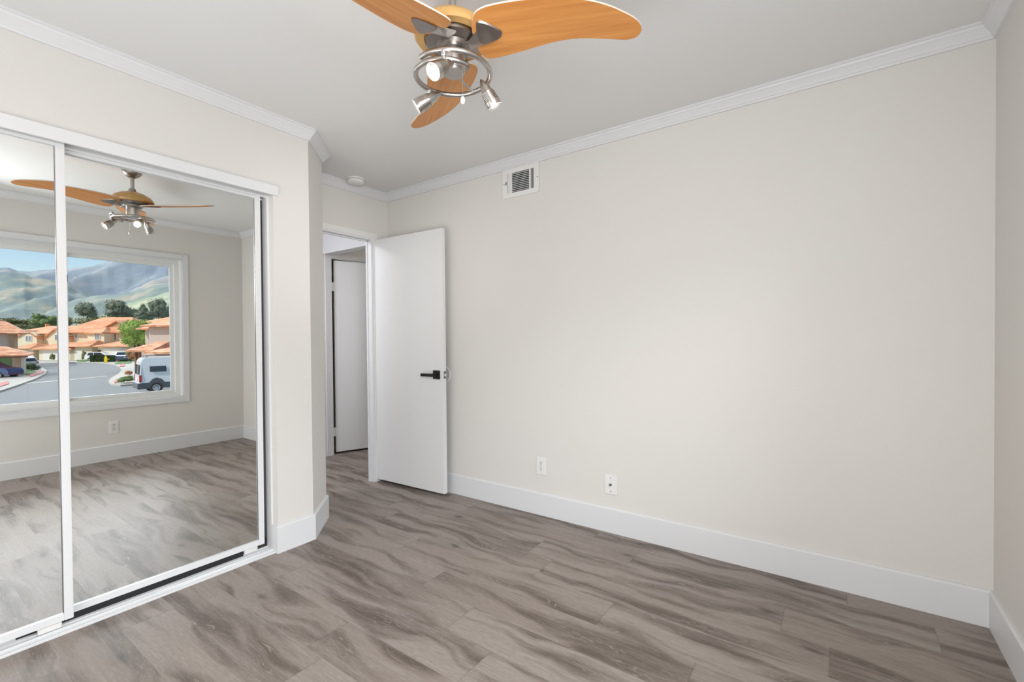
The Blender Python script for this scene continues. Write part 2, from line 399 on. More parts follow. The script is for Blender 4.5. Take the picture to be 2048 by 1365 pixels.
MB().prism([d3(LD+.001, -DT/2-.007, HZ-.009), d3(LD+.001, -DT/2+.007, HZ-.009), d3(LD+.001, -DT/2+.007, HZ+.009), d3(LD+.001, -DT/2-.007, HZ+.009)], dv3*.010).build('latch_bolt', M_chrome, la, bevel=.001)
for z in (.22, 1.02, 1.80):
    MB().lathe([(.006, 0), (.006, .085)], d3(-.004, -DT-.003, z), n=10).build('hinge', M_trim, door, auto=40)
# round wall bumper behind the handle
bump = thing('wall_bumper', (.050, 0, .915), 'round white wall bumper half hidden behind the open door edge', 'wall bumper')
MB().lathe([(.062, 0), (.062, .003), (.058, .006), (.054, .005), (.050, .003), (.0, .003)], (.050, -.0, .915), (0, -1, 0), n=48, caps=False).build('plate', M_plate, bump, auto=40)
MB().lathe([(.006, .003), (.005, .007), (.0, .0075)], (.060, 0, .925), (0, -1, 0), n=12).build('screw', M_steel, bump, auto=40)

# hall door, ajar, with its frame
fr = B(HX, HX+.012, .105, .176, 0, 2.045); fr.box(HX-T, HX+.004, .168, .176, 0, 2.045); fr.box(HX, HX+.012, .105, 1.02, 2.045, 2.09); fr.box(HX-T, HX+.004, .176, .95, 2.033, 2.045)
fr.box(HX, HX+.012, .95, 1.02, 0, 2.045)
struct('trim_3', fr, M_trim)
h2 = Vector((HX-.008, .215)); a2 = R(20.6); v2 = Vector((math.sin(a2), math.cos(a2))); n2 = Vector((-v2.y, v2.x))
door2 = thing('door_2', (h2.x, h2.y, .02), 'plain white hall door standing ajar beyond the doorway', 'door'); door2['kind'] = 'structure'
def e3(s, n, z): q = h2+v2*s+n2*n; return (q.x, q.y, z)
MB().loft([[e3(0, 0, .02), e3(.72, 0, .02), e3(.72, .035, .02), e3(0, .035, .02)], [e3(0, 0, 2.02), e3(.72, 0, 2.02), e3(.72, .035, 2.02), e3(0, .035, 2.02)]]).build('slab', M_door, door2, bevel=.0015)
for z in (.19, 1.70):
    MB().box(h2.x-.006, h2.x+.006, .172, .214, z, z+.09).build('hinge', M_alu, door2)
MB().lathe([(.007, 0), (.026, .0), (.028, .02), (.02, .034), (0, .036)], e3(.66, 0, .98), (-n2.x, -n2.y, 0), n=20).build('door_handle', M_black, door2, auto=40)

# ------------------------------------------------------------------ closet sliding mirror doors and tracks
trk = thing('closet_header_track', (0, -2.35, 1.985), 'long white metal header track above the mirrored closet doors', 'track')
MB().box(.0, .014, CO0, -1.277, 1.998, 2.050).build('fascia', M_alu, trk, bevel=.001)
MB().box(-.062, -.058, CO0, CO1, 1.992, 2.036).box(-.108, -.104, CO0, CO1, 1.985, 2.036).build('channel', M_alu, trk)
ft = thing('closet_floor_track', (0, -2.35, 0), 'white metal double floor track under the mirrored closet doors', 'track')
MB().box(-.115, -.006, CO0, CO1, 0, .004).box(-.012, -.006, CO0, CO1, .004, .012).build('base_plate', M_alu, ft, bevel=.0008)
for x in (-.033, -.058, -.095):
    MB().box(x-.002, x+.002, CO0, CO1, .004, .020).build('rail', M_alu, ft)
jb = B(-.105, -.052, CO1-.010, CO1, .0, 2.036)
struct('trim_4', jb, M_alu)

TILT = R(.31)
def mirror_door(name, xg, y0, y1, z0, z1, label, st=.028):
    """glass plane at x=xg (at z=1), leaning a little with its top into the room"""
    root = thing(name, (xg, (y0+y1)/2, z0), label, 'closet door')
    tf = lambda x, y, z: (xg+(x)+(z-1.0)*math.tan(TILT), y, z)
    def bx(mb, x0, x1, ya, yb, za, zb):
        mb.add([tf(x, y, z) for z in (za, zb) for y in (ya, yb) for x in (x0, x1)], [(0, 2, 3, 1), (4, 5, 7, 6), (0, 1, 5, 4), (2, 6, 7, 3), (0, 4, 6, 2), (1, 3, 7, 5)]); return mb
    for ya, yb in ((y0, y0+st), (y1-st, y1)):
        bx(MB(), -.012, .012, ya, yb, z0, z1).build('stile', M_alu, root, bevel=.0015)
    bx(MB(), -.010, .010, y0+st, y1-st, z0, z0+.028).build('bottom_rail', M_alu, root, bevel=.001)
    bx(MB(), -.010, .010, y0+st, y1-st, z1-.024, z1).build('top_rail', M_alu, root, bevel=.001)
    g = bx(MB(), -.003, 0, y0+st-.004, y1-st+.004, z0+.024, z1-.02).build('mirror_glass', M_mirror, root, label='clear silvered mirror pane')
    gk = MB()
    for ya, yb in ((y0+st, y0+st+.003), (y1-st-.003, y1-st)): bx(gk, .0, .002, ya, yb, z0+.03, z1-.026)
    gk.build('gasket', M_steel, root)
    if st < .03 and xg < -.05: bx(MB(), -.004, .002, y0, y1-.11, z0-.030, z0).build('gap_shade_strip', M_dark, root, label='dark strip drawn as the shaded gap under the door')  # dark strip added as the shade in the gap below the rail
    for yy in (y0+.09, y1-.07):
        bx(MB(), -.008, .006, yy-.035, yy+.035, z0-.026, z0).build('roller_bracket', M_plate, root, bevel=.003)
    return root
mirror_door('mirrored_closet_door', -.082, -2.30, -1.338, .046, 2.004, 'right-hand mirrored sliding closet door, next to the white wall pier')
mirror_door('mirrored_closet_door', -.038, -3.44, -2.141, .046, 2.012, 'left-hand mirrored sliding closet door, overlapping in front of the other')

# ------------------------------------------------------------------ window (seen in the mirror)
case = B(W-.014, W, WY0-.055, WY0, WZ0-.053, WZ1+.052); case.box(W-.014, W, WY1, WY1+.055, WZ0-.053, WZ1+.052)
case.box(W-.014, W, WY0, WY1, WZ1, WZ1+.052); case.box(W-.014, W, WY0, WY1, WZ0-.053, WZ0)
struct('trim_5', case, M_trim, bevel=.002)
win = thing('window_1', (W+.08, (WY0+WY1)/2, WZ0), 'white vinyl sliding window with a street view', 'window'); win['kind'] = 'structure'
f = .045; xo0, xo1 = W+.075, W+.135
ff = B(xo0, xo1, WY0, WY1, WZ0, WZ0+.04).box(xo0, xo1, WY0, WY1, WZ1-f, WZ1).box(xo0, xo1, WY0, WY0+f, WZ0+.04, WZ1-f).box(xo0, xo1, WY1-f, WY1, WZ0+.04, WZ1-f)
ff.box(xo0+.012, xo0+.018, WY0+f, WY1-f, WZ0+.04, WZ0+.05)
ff.build('window_frame', M_vinyl, win, bevel=.002)
YM = -1.53
def sash(y0, y1, x0, label=None):
    s_ = .038; z0, z1 = WZ0+.035, WZ1-f+.004
    m = B(x0, x0+.025, y0, y1, z0, z0+.04).box(x0, x0+.025, y0, y1, z1-s_, z1).box(x0, x0+.025, y0, y0+s_, z0+.04, z1-s_).box(x0, x0+.025, y1-s_, y1, z0+.04, z1-s_)
    o = m.build('sash', M_vinyl, win, bevel=.0015)
    B(x0+.010, x0+.014, y0+s_, y1-s_, z0+.04, z1-s_).build('pane', M_glass, o)
    return o
sash(WY0+f-.004, YM+.02, W+.082); s2 = sash(YM-.02, WY1-f+.004, W+.108)
B(W+.070, W+.082, YM+.0, YM+.018, 1.72, 1.79).build('sash_latch', M_black, s2, bevel=.002)
# inner lining
ln = B(W, xo0, WY0-.001, WY0+.006, WZ0, WZ1).box(W, xo0, WY1-.006, WY1, WZ0, WZ1).box(W, xo0, WY0, WY1, WZ1-.006, WZ1).box(W, xo0, WY0, WY1, WZ0, WZ0+.008)
struct('trim_6', ln, M_trim)

# ------------------------------------------------------------------ outlets, coax plate, vent, detector
def outlet(cx, cz, wall, label):
    loc = (cx, 0, cz) if wall == 'back' else (W, cx, cz)
    t = thing('wall_outlet', loc, label, 'outlet')
    def pt(a, d, z): return (cx+a, -d, cz+z) if wall == 'back' else (W-d, cx-a, cz+z)
    def bx(a0, a1, d0, d1, z0, z1): return MB().loft([[pt(a0, d0, z0), pt(a1, d0, z0), pt(a1, d0, z1), pt(a0, d0, z1)], [pt(a0, d1, z0), pt(a1, d1, z0), pt(a1, d1, z1), pt(a0, d1, z1)]])
    bx(-.038, .038, 0, .006, -.060, .060).build('plate', M_plate, t, bevel=.0025)
    for dz in (-.021, .021):
        s_ = bx(-.016, .016, .006, .008, dz-.014, dz+.014).build('socket', M_plate, t, bevel=.002)
        sm = bx(-.0075, -.0050, .0078, .0086, dz-.001, dz+.009)
        for q in (bx(.0050, .0075, .0078, .0086, dz-.001, dz+.009), bx(-.003, .003, .0078, .0086, dz-.011, dz-.005)): sm.add(q.v, q.f)
        sm.build('slots', M_slot, s_)
    MB().lathe([(.003, .006), (.003, .0075), (0, .008)], pt(0, 0, 0), (0, -1, 0) if wall == 'back' else (-1, 0, 0), n=10).build('screw', M_steel, t)
outlet(.932, .333, 'back', 'white duplex power outlet low on the long wall, nearer the door')
outlet(-1.214, .320, 'right', 'white duplex power outlet below the window, seen in the mirror')
t = thing('coax_wall_plate', (1.430, 0, .294), 'white cable wall plate with a centre connector, right of the outlet', 'wall plate')
B(1.390, 1.470, -.006, 0, .232, .352).build('plate', M_plate, t, bevel=.0025)
MB().lathe([(.0085, .006), (.0085, .009), (.006, .009), (.006, .017), (.0, .017)], (1.430, 0, .292), (0, -1, 0), n=12).build('connector', M_steel, t, auto=40, label='dark steel threaded connector')
for z in (.250, .334): MB().lathe([(.0035, .006), (.003, .0075), (0, .008)], (1.430, 0, z), (0, -1, 0), n=10).build('screw', M_steel, t)

v = thing('air_vent', (.785, 0, 2.175), 'white metal air register with louvres high on the long wall', 'air vent')
vx0, vx1, vz0, vz1 = .635, .934, 2.172, 2.371
m = B(vx0, vx1, -.008, 0, vz0, vz0+.032).box(vx0, vx1, -.008, 0, vz1-.032, vz1).box(vx0, vx0+.04, -.008, 0, vz0+.032, vz1-.032).box(vx1-.04, vx1, -.008, 0, vz0+.032, vz1-.032)
m.box(vx0+.068, vx0+.078, -.008, 0, vz0+.032, vz1-.032).box(vx1-.078, vx1-.068, -.008, 0, vz0+.032, vz1-.032)
m.build('frame', M_plate, v, bevel=.001)
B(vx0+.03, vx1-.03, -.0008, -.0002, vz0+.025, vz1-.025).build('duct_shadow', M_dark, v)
n = 11
for i in range(n):
    z = vz0+.036+(vz1-vz0-.068)*(i+.0)/n
    MB().prism([(vx0+.078, -.0075, z+.001), (vx0+.078, -.0075, z+.0035), (vx0+.078, -.001, z+.0085), (vx0+.078, -.001, z+.006)], (vx1-vx0-.156, 0, 0)).build('louvre', M_plate, v)
for side in (0, 1):
    for i in range(3):
        x = (vx0+.0445+i*.0085) if side == 0 else (vx1-.0445-i*.0085)
        sg = 1 if side == 0 else -1
        MB().prism([(x-.0012, -.0075, vz0+.032), (x+.0012, -.0075, vz0+.032), (x+sg*.005+.0012, -.001, vz0+.032), (x+sg*.005-.0012, -.001, vz0+.032)], (0, 0, vz1-vz0-.064)).build('side_louvre', M_plate, v)
for x in (vx0+.012, vx1-.012): MB().lathe([(.004, .008), (.003, .0095), (0, .01)], (x, 0, (vz0+vz1)/2), (0, -1, 0), n=10).build('screw', M_steel, v)
B(vx0+.030, vx0+.034, -.016, -.008, 2.265, 2.285).build('damper_lever', M_steel, v)

s = thing('smoke_detector', (-.475, -.412, H-.035), 'round white smoke detector on the ceiling by the doorway', 'smoke detector')
MB().lathe([(.066, 0), (.066, -.010), (.062, -.012)], (-.475, -.412, H), n=40).build('mounting_ring', M_plate, s, auto=40)
MB().lathe([(.056, -.010), (.056, -.016)], (-.475, -.412, H), n=40).build('vent_gap', M_slot, s)
MB().lathe([(.063, -.015), (.064, -.022), (.058, -.032), (.045, -.036), (0, -.037)], (-.475, -.412, H), n=40).build('cover', M_plate, s, auto=50)

# ------------------------------------------------------------------ ceiling fan
FX, FY = 1.505, -1.47; ZB = 2.168
fan = thing('ceiling_fan', (FX, FY, H), 'three-bladed ceiling fan with honey wood blades and a nickel spotlight ring', 'ceiling fan')
MB().lathe([(.0, 0), (.064, 0), (.066, -.006), (.058, -.012), (.056, -.030), (.040, -.048), (.018, -.062), (0, -.062)], (FX, FY, H), n=36).build('canopy', M_nickel_d, fan, auto=45)
MB().lathe([(.0125, -.055), (.0125, -.165)], (FX, FY, H), n=18).build('downrod', M_nickel, fan, auto=45)
MB().lathe([(.019, -.140), (.022, -.146), (.022, -.156), (.030, -.160), (.030, -.168)], (FX, FY, H), n=24).build('coupling', M_nickel_d, fan, auto=45)
MB().lathe([(.0, -.164), (.036, -.166), (.075, -.178), (.108, -.198), (.124, -.218), (.128, -.232), (.122, -.240), (.096, -.242), (.092, -.236), (0, -.236)], (FX, FY, H), n=48).build('motor_housing', M_housing, fan, auto=40)
MB().lathe([(.0, -.236), (.090, -.237), (.090, -.252), (.070, -.258), (.058, -.262), (.056, -.275), (0, -.275)], (FX, FY, H), n=40).build('flywheel', M_nickel_d, fan, auto=40)
sw = MB().lathe([(0, -.272), (.038, -.272), (.040, -.278), (.040, -.345), (.036, -.352), (0, -.352)], (FX, FY, H), n=30).build('switch_housing', M_nickel, fan, auto=40)
for a in (200, 290):
    ca, sa = math.cos(R(a)), math.sin(R(a))
    MB().obox((FX+ca*.041, FY+sa*.041, H-.31), (-sa, ca, 0), (ca, sa, 0), (0, 0, 1), .008, .0015, .022).build('switch_plate', M_chrome, sw, bevel=.001)
outl = [(.083, 0), (.093, .042), (.12, .058), (.2, .050), (.33, .027), (.42, .025), (.52, .044), (.57, .054), (.60, .048), (.614, .024), (.60, -.008), (.56, -.042), (.49, -.084), (.40, -.116), (.30, -.130), (.2, -.133), (.13, -.125), (.098, -.1), (.083, -.05)]
BT = math.tan(R(12))
def catmull(P, k=4):
    out = []; n = len(P)
    for i in range(n):
        a, b, c, d = [Vector(P[(i+j-1) % n]) for j in range(4)]
        for q in range(k):
            t_ = q/k; out.append(.5*((2*b)+(c-a)*t_+(2*a-5*b+4*c-d)*t_*t_+(3*b-3*c+d-a)*t_**3))
    return out
OUT = catmull(outl)
for ang, coff in ((24.0, 0), (146.0, 0), (262.0, .058)):
    a = R(ang); r_ = Vector((math.cos(a), math.sin(a), 0)); c_ = Vector((-math.sin(a), math.cos(a), 0)); o_ = Vector((FX, FY, ZB))
    P = lambda r, c, dz=0: o_+r_*r+c_*(c+coff)+Vector((0, 0, -BT*c+dz))
    lo = [P(q.x, q.y, -.003) for q in OUT]; hi = [P(q.x, q.y, .003) for q in OUT]
    mb = MB().loft([lo, hi]); ob = mb.build('blade', M_maple, fan)
    uv = ob.data.uv_layers.new(name='UVMap')
    for lp_ in ob.data.loops:
        w = ob.data.vertices[lp_.vertex_index].co+Vector((FX, FY, H))-o_
        uv.data[lp_.index].uv = (w.dot(r_)+ang*.01, w.dot(c_))
    ed = MB()
    lo2 = [P(q.x, q.y, -.0022) for q in catmull([((x-.34)*1.0025+.34, (y+.05)*1.006-.05) for x, y in outl])]
    ed.loft([lo2, [p+Vector((0, 0, .0045)) for p in lo2]]).build('edge_band', M_mapleband, ob, label='pale edge banding of the blade')
    tri = catmull([(.108, -.008), (.155, -.018), (.176, -.034), (.170, -.052), (.126, -.086), (.104, -.084), (.096, -.03)], 3)
    br = MB().loft([[P(q.x, q.y, -.0035) for q in tri], [P(q.x*.98+.003, q.y*.97, -.0085) for q in tri]])
    br = br.build('blade_bracket', M_nickel_d, ob, auto=30)
    arm = MB().loft([[P(.045, s_, dz+-.085*0+.0) for s_, dz in ((-.022, -.010), (.022, -.010), (.022, -.004), (-.022, -.004))] if 0 else [Vector(P(.05, 0))+c_*s_+Vector((0, 0, dz)) for s_, dz in ((-.018, -.006), (.018, -.006), (.018, 0), (-.018, 0))],
                      [P(.108, s_-.035, dz) for s_, dz in ((-.030, -.006), (.030, -.006), (.030, -.002), (-.030, -.002))]])
    arm.build('blade_arm', M_nickel, fan, auto=30)
# spiral light ring: one and a sixth turns of tube, dropping as it goes
ZR = H-.350; RR = .124
pts = []
K = 84; A0, A1 = R(257), R(699)
RCX, RCY = FX, FY
for i in range(K+1):
    q = i/K; a = A0+(A1-A0)*q
    rr = RR*(1-.22*max(0, (q-.76)/.24)**1.3)
    pts.append((RCX+rr*math.cos(a), RCY+rr*math.sin(a), ZR+.006-.024*q))
ringo = MB().tube(pts, .0085, 14).build('light_ring', M_nickel, fan, auto=60)
bar = MB().tube([(FX, FY, H-.348), (FX, FY, H-.365)], .03, 18)
def ringpt(adeg):
    return Vector(pts[round((adeg-257)/442*K)])
# cross arms fixing the ring to the switch housing
arms = MB()
for adeg in (455, 635):
    rp = ringpt(adeg); arms.tube([(FX, FY, H-.347), (rp.x, rp.y, rp.z)], .004, 8)
arms.build('ring_support', M_nickel, fan, auto=60)

def spot(adeg, aim, drop=.05):
    """lamp head hung from the ring, pointing along aim"""
    rp = ringpt(adeg); aim = Vector(aim).normalized()
    joint = rp+Vector((0, 0, -drop))
    st = MB().tube([rp+Vector((0, 0, .0)), joint+Vector((0, 0, .016))], .0065, 12)
    st.lathe([(.0085, -.004), (.0085, -.020), (.0065, -.022)], rp, n=12)
    stem = st.build('lamp_stem', M_chrome, fan, auto=50)
    back = joint-aim*.030
    # cone body with cooling rings
    prof = [(.002, -.048), (.008, -.040), (.016, -.020), (.021, .000)]
    h = .0
    for i in range(6):
        prof += [(.0225+i*.0007, h), (.0225+i*.0007, h+.0028), (.0180+i*.0006, h+.0028), (.0180+i*.0006, h+.0050)]; h += .0052
    prof += [(.0265, h), (.0265, h+.018), (.0255, h+.020), (.023, h+.018), (.020, h+.010), (.0, h+.010)]
    hd = MB().lathe(prof, joint, aim, n=30).build('spot_head', M_nickel, fan, auto=30, label='ribbed nickel bullet spotlight head')
    MB().lathe([(.0, h+.0125), (.015, h+.0125), (.017, h+.015), (.013, h+.019), (0, h+.021)], joint, aim, n=24).build('bulb', M_bulb, hd, smooth=True, label='lit halogen bulb')
    MB().lathe([(.0255, h+.018), (.0262, h+.022), (.0245, h+.024), (.0235, h+.019)], joint, aim, n=30).build('glass_rim', M_plate, hd, smooth=True)
    l = lamp('spot_bulb_light', 'SPOT', joint+aim*(h+.030), 5, (1, .80, .58), aim, spot_size=R(80), spot_blend=.6, shadow_soft_size=.018)
    return hd
toC = Vector((CAM.x-FX, CAM.y-FY, CAM.z-2.0))
spot(298, (-.15, -.76, -.62), .052)
spot(537, (-.69, -.49, -.50), .036)
spot(422, (.30, .42, -.85), .034)
# pull chain
pc = MB()
cx_, cy_ = FX+.048, FY-.008
for i in range(22): pc.blob((cx_, cy_, H-.350-i*.0042), .0016, .0016, .0016, 0)
ch = pc.build('pull_chain', M_chrome, fan)
MB().lathe([(.001, 0), (.006, -.006), (.008, -.016), (.005, -.026), (0, -.028)], (cx_, cy_, H-.350-22*.0042), n=12).build('chain_bob', M_plate, ch, smooth=True)
#EXTERIOR
# ------------------------------------------------------------------ the street outside the window
# street frame: X along the view's width, Y away from the house, Z up from the street; F2, HV measure the view
EYE = 4.3; G = CAM.z-EYE; F2 = 920.75; HV = 672.2
VX, VY = -2.713, -2.634
TURN = None                                  # (X, Y, angle): the house being built is turned about this corner
def S2W(p):
    X, Y, Z = p[0], p[1], p[2]
    if TURN:
        dx, dy = X-TURN[0], Y-TURN[1]; c_, s_ = math.cos(TURN[2]), math.sin(TURN[2])
        X, Y = TURN[0]+c_*dx-s_*dy, TURN[1]+s_*dx+c_*dy
    return (VX-.8163*X+.5777*Y, VY+.5777*X+.8163*Y, G+Z)
def xa(u, Y): return (u-1024)/F2*Y
def za(v, Y): return EYE+(HV-v)/F2*Y
def gy(v): return EYE*F2/(v-HV)
def gp(u, v, z=0):
    Y = (EYE-z)*F2/(v-HV); return (xa(u, Y), Y, z)
def EM(): return MB(S2W)

M_asph = simple('asphalt', srgb(122, 125, 124), .85, noise=.06, nscale=.6)
M_conc = simple('pale_concrete', srgb(182, 177, 166), .8, noise=.06, nscale=1.5)
M_redk = simple('red_kerb_paint', srgb(196, 96, 86), .7, noise=.15, nscale=3)
M_grass = simple('green_lawn', srgb(96, 128, 62), .9, noise=.3, nscale=1.2)
M_stucco = simple('cream_stucco', srgb(230, 220, 188), .85, noise=.04, nscale=.6)
M_stucco2 = simple('pinkish_stucco', srgb(203, 186, 172), .85, noise=.04, nscale=.6)
M_tan = simple('tan_trim', srgb(176, 142, 108), .8)
M_garage = simple('garage_door_paint', srgb(236, 232, 220), .6, noise=.02)
M_hill_green = None
def tile_mat(name, c1, c2, sc):
    m, nt, p = newmat(name); L = nt.links.new
    tc = N(nt, 'ShaderNodeTexCoord')
    no = N(nt, 'ShaderNodeTexNoise'); no.inputs['Scale'].default_value = sc; no.inputs['Detail'].default_value = 5; L(tc.outputs['Object'], no.inputs['Vector'])
    cr = N(nt, 'ShaderNodeValToRGB'); e = cr.color_ramp.elements; e[0].position = .35; e[0].color = (*c1, 1); e[1].position = .68; e[1].color = (*c2, 1)
    L(no.outputs[0], cr.inputs[0]); L(cr.outputs[0], p.inputs['Base Color']); p.inputs['Roughness'].default_value = .85
    wv = N(nt, 'ShaderNodeTexWave', bands_direction='Z'); wv.inputs['Scale'].default_value = .9; wv.inputs['Distortion'].default_value = .4; L(tc.outputs['Object'], wv.inputs['Vector'])
    bu = N(nt, 'ShaderNodeBump'); bu.inputs['Strength'].default_value = .5; bu.inputs['Distance'].default_value = .08; L(wv.outputs[0], bu.inputs['Height']); L(bu.outputs[0], p.inputs['Normal'])
    return m
M_tile = tile_mat('terracotta_roof_tiles', srgb(214, 144, 100), srgb(238, 176, 132), .7)
M_tile2 = tile_mat('mixed_terracotta_tiles', srgb(204, 130, 92), srgb(242, 184, 142), 1.6)
M_eave = simple('brown_eave_board', srgb(150, 108, 82), .8)
M_wpane = simple('house_window_glass', srgb(120, 140, 155), .1, spec=.8)
M_wfr = simple('white_house_window_frame', srgb(240, 240, 236), .5)
M_carw = simple('white_car_paint', (.88, .885, .89), .15, coat=.6)
M_carb = simple('slate_blue_car_paint', srgb(90, 104, 128), .2, metal=.3, coat=.6)
M_card = simple('deep_blue_car_paint', srgb(44, 62, 118), .2, metal=.3, coat=.6)
M_carg = simple('dark_car_glass', (.03, .035, .045), .08, spec=.8)
M_tyre = simple('tyre_rubber', (.03, .03, .03), .8)
M_hub = simple('light_wheel_hub', (.6, .6, .62), .35, metal=.6)
M_bump = simple('grey_plastic_cladding', (.10, .11, .12), .6)
M_tail = simple('red_tail_light', (.55, .04, .04), .2)
M_yel = simple('yellow_plastic', (.85, .62, .02), .5)
def leafm(name, c):
    m, nt, p = newmat(name); L = nt.links.new; tc = N(nt, 'ShaderNodeTexCoord')
    no = N(nt, 'ShaderNodeTexNoise'); no.inputs['Scale'].default_value = .9; no.inputs['Detail'].default_value = 6; L(tc.outputs['Object'], no.inputs['Vector'])
    mx = N(nt, 'ShaderNodeMix', data_type='RGBA'); c = Vector(c); mx.inputs['A'].default_value = (*(c*.6), 1); mx.inputs['B'].default_value = (*(c*1.4), 1)
    L(no.outputs[0], mx.inputs['Factor']); L(mx.outputs['Result'], p.inputs['Base Color']); p.inputs['Roughness'].default_value = .8
    return m
L_dark = leafm('dark_olive_leaves', srgb(112, 122, 100)); L_mid = leafm('mid_green_leaves', srgb(104, 126, 66)); L_bright = leafm('yellow_green_leaves', srgb(152, 176, 84))
L_hedge = leafm('hedge_leaves', srgb(62, 84, 42)); L_rust = leafm('rusty_shrub_leaves', srgb(168, 118, 78)); L_olive = leafm('dry_olive_leaves', srgb(128, 128, 84))
M_bark = simple('bark', srgb(96, 82, 70), .9)

# --- ground
struct('road', EM().box(-420, 120, 4, 165, -.25, 0), M_asph)
gb = EM(); gb.box(-620, 200, 165, 620, -.6, -.02)
struct('ground_behind_houses', gb, M_grass)
def slab(name, px, z0, z1, mat):
    """kerbed ground surface, outline traced on the street plane"""
    return struct(name, EM().prism([gp(u, v_, 0)[:2]+(z0,) for u, v_ in px], (0, 0, z1-z0)), mat)
slab('sidewalk_far', [(40, 727.5), (120, 727), (165, 726.8), (200, 727.5), (222, 730), (238, 735), (243, 742), (236, 750), (222, 758), (216, 765), (222, 771), (240, 773), (265, 771), (330, 760), (420, 740), (420, 713), (40, 713)], 0, .13, M_conc)
slab('sidewalk_left', [(-60, 800), (0, 784), (30, 774), (72, 759), (91, 749), (93, 743), (86, 738), (74, 736), (50, 737), (-60, 745)], 0, .12, M_conc)
def patch(name, px, z, mat, label, cat, group=None):
    o = EM().prism([gp(u, v_, 0)[:2]+(z,) for u, v_ in px], (0, 0, .05)).build(name, mat); return prop(o, label, cat, group)
prop(patch('lawn_patch', [(40, 752), (66, 751), (72, 747), (60, 742), (42, 744)], .12, M_grass, 'a', 'b'), 'small green lawn beside the red kerb at left of the street', 'lawn')
prop(patch('lawn_patch', [(156, 726), (172, 726), (174, 722), (152, 722)], .13, M_grass, 'a', 'b'), 'thin green lawn strip in front of the middle garage door', 'lawn')
prop(patch('lawn_patch', [(228, 731), (262, 729), (264, 722), (240, 723)], .13, M_grass, 'a', 'b'), 'green lawn wedge below the slate blue car', 'lawn')
kerbg = 'red painted kerb and ramp patches along the street'
patch('red_kerb_paint', [(60, 757), (80, 750), (88, 746), (80, 744), (66, 750), (57, 752)], .125, M_redk, 'red painted kerb at the tip of the left island', 'kerb paint', kerbg)
patch('red_kerb_paint', [(-10, 780), (16, 771), (14, 766), (-10, 772)], .125, M_redk, 'red painted kerb at the driveway edge, far left', 'kerb paint', kerbg)
patch('red_kerb_paint', [(239, 736), (249, 735), (248, 730), (240, 731)], .135, M_redk, 'red ramp patch on the far sidewalk beyond the curve', 'kerb paint', kerbg)
patch('red_kerb_paint', [(228, 770), (240, 767), (237, 764), (228, 765)], .135, M_redk, 'red ramp patch on the sidewalk near the van', 'kerb paint', kerbg)
o = EM().prism([gp(u, v_, 0)[:2]+(.0,) for u, v_ in [(30, 768), (140, 759), (212, 752), (212, 753), (140, 760.5), (30, 769.6)]], (0, 0, .012)).build('gutter_strip', M_conc)
prop(o, 'pale concrete gutter strip crossing the asphalt street', 'gutter')

# --- hills
def hill_mat(name, c1, c2, c3, sc):
    m, nt, p = newmat(name); L = nt.links.new; tc = N(nt, 'ShaderNodeTexCoord')
    no = N(nt, 'ShaderNodeTexNoise'); no.inputs['Scale'].default_value = sc; no.inputs['Detail'].default_value = 7; no.inputs['Roughness'].default_value = .6; L(tc.outputs['Object'], no.inputs['Vector'])
    cr = N(nt, 'ShaderNodeValToRGB'); e = cr.color_ramp.elements; e.new(.5)
    for i, (po, c) in enumerate(((.36, c1), (.52, c2), (.68, c3))): e[i].position = po; e[i].color = (*c, 1)
    L(no.outputs[0], cr.inputs[0]); L(cr.outputs[0], p.inputs['Base Color']); p.inputs['Roughness'].default_value = .95
    p.inputs['Specular IOR Level'].default_value = .1
    return m
from mathutils import noise as mn
def hill(name, Y, px, mat, front, amp, fr, seed):
    """ridge with a spurred front slope and a short back slope"""
    px = [(-620, px[0][1]+25), (-350, px[0][1]+6)]+px+[(560, px[-1][1]-4), (720, px[-1][1]+20), (900, px[-1][1]+60)]
    nx, ny = 260, 26; m = EM(); u0, u1 = px[0][0], px[-1][0]
    def vt(u):
        for (a, b), (c, d) in zip(px, px[1:]):
            if a <= u <= c: t = (u-a)/(c-a); t = t*t*(3-2*t); return b+(d-b)*t
        return px[-1][1]
    vs_ = []; 
    for j in range(ny+8):
        for i in range(nx+1):
            u = u0+(u1-u0)*i/nx; zt = za(vt(u), Y)
            if j <= ny: t = j/ny; y = Y-front*(1-t)
            else: t = (j-ny)/8; y = Y+front*.5*t
            X = xa(u, y)
            if j <= ny: h = EYE+(HV-(680+(vt(u)-680)*t**.8))/F2*y
            else: h = zt*(1-t)
            nz = mn.fractal(Vector((X*fr, y*fr*.55, seed)), 1.0, 2.0, 5)
            rid = 1-abs(mn.noise(Vector((X*fr*1.3+nz*.4, y*fr*.35, seed+5))))*2
            w = math.sin(min(1, j/ny)*PI) if j < ny else 0
            h += (nz*.7+rid*.6)*amp*w+(nz*amp*.06 if j == ny else 0)
            vs_.append((X, y, h-1.5))
    fs = [(j*(nx+1)+i, j*(nx+1)+i+1, (j+1)*(nx+1)+i+1, (j+1)*(nx+1)+i) for j in range(ny+7) for i in range(nx)]
    return struct(name, m.add(vs_, fs), mat, smooth=True)
HM1 = hill_mat('far_mountain', srgb(122, 132, 146), srgb(142, 152, 158), srgb(178, 170, 162), .0035)  # bluish distance haze is put into the colours of the far slopes
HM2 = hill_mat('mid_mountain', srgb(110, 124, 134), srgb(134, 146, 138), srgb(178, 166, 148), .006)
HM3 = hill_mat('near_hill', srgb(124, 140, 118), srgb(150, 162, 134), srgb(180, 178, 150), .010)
hill('mountain_far', 3400, [(-120, 540), (0, 537), (18, 536), (42, 542), (60, 543), (90, 540), (115, 539), (135, 540), (153, 537), (180, 534), (205, 529), (222, 523), (260, 510), (310, 498), (420, 480)], HM1, 1300, 110, .0022, 3)
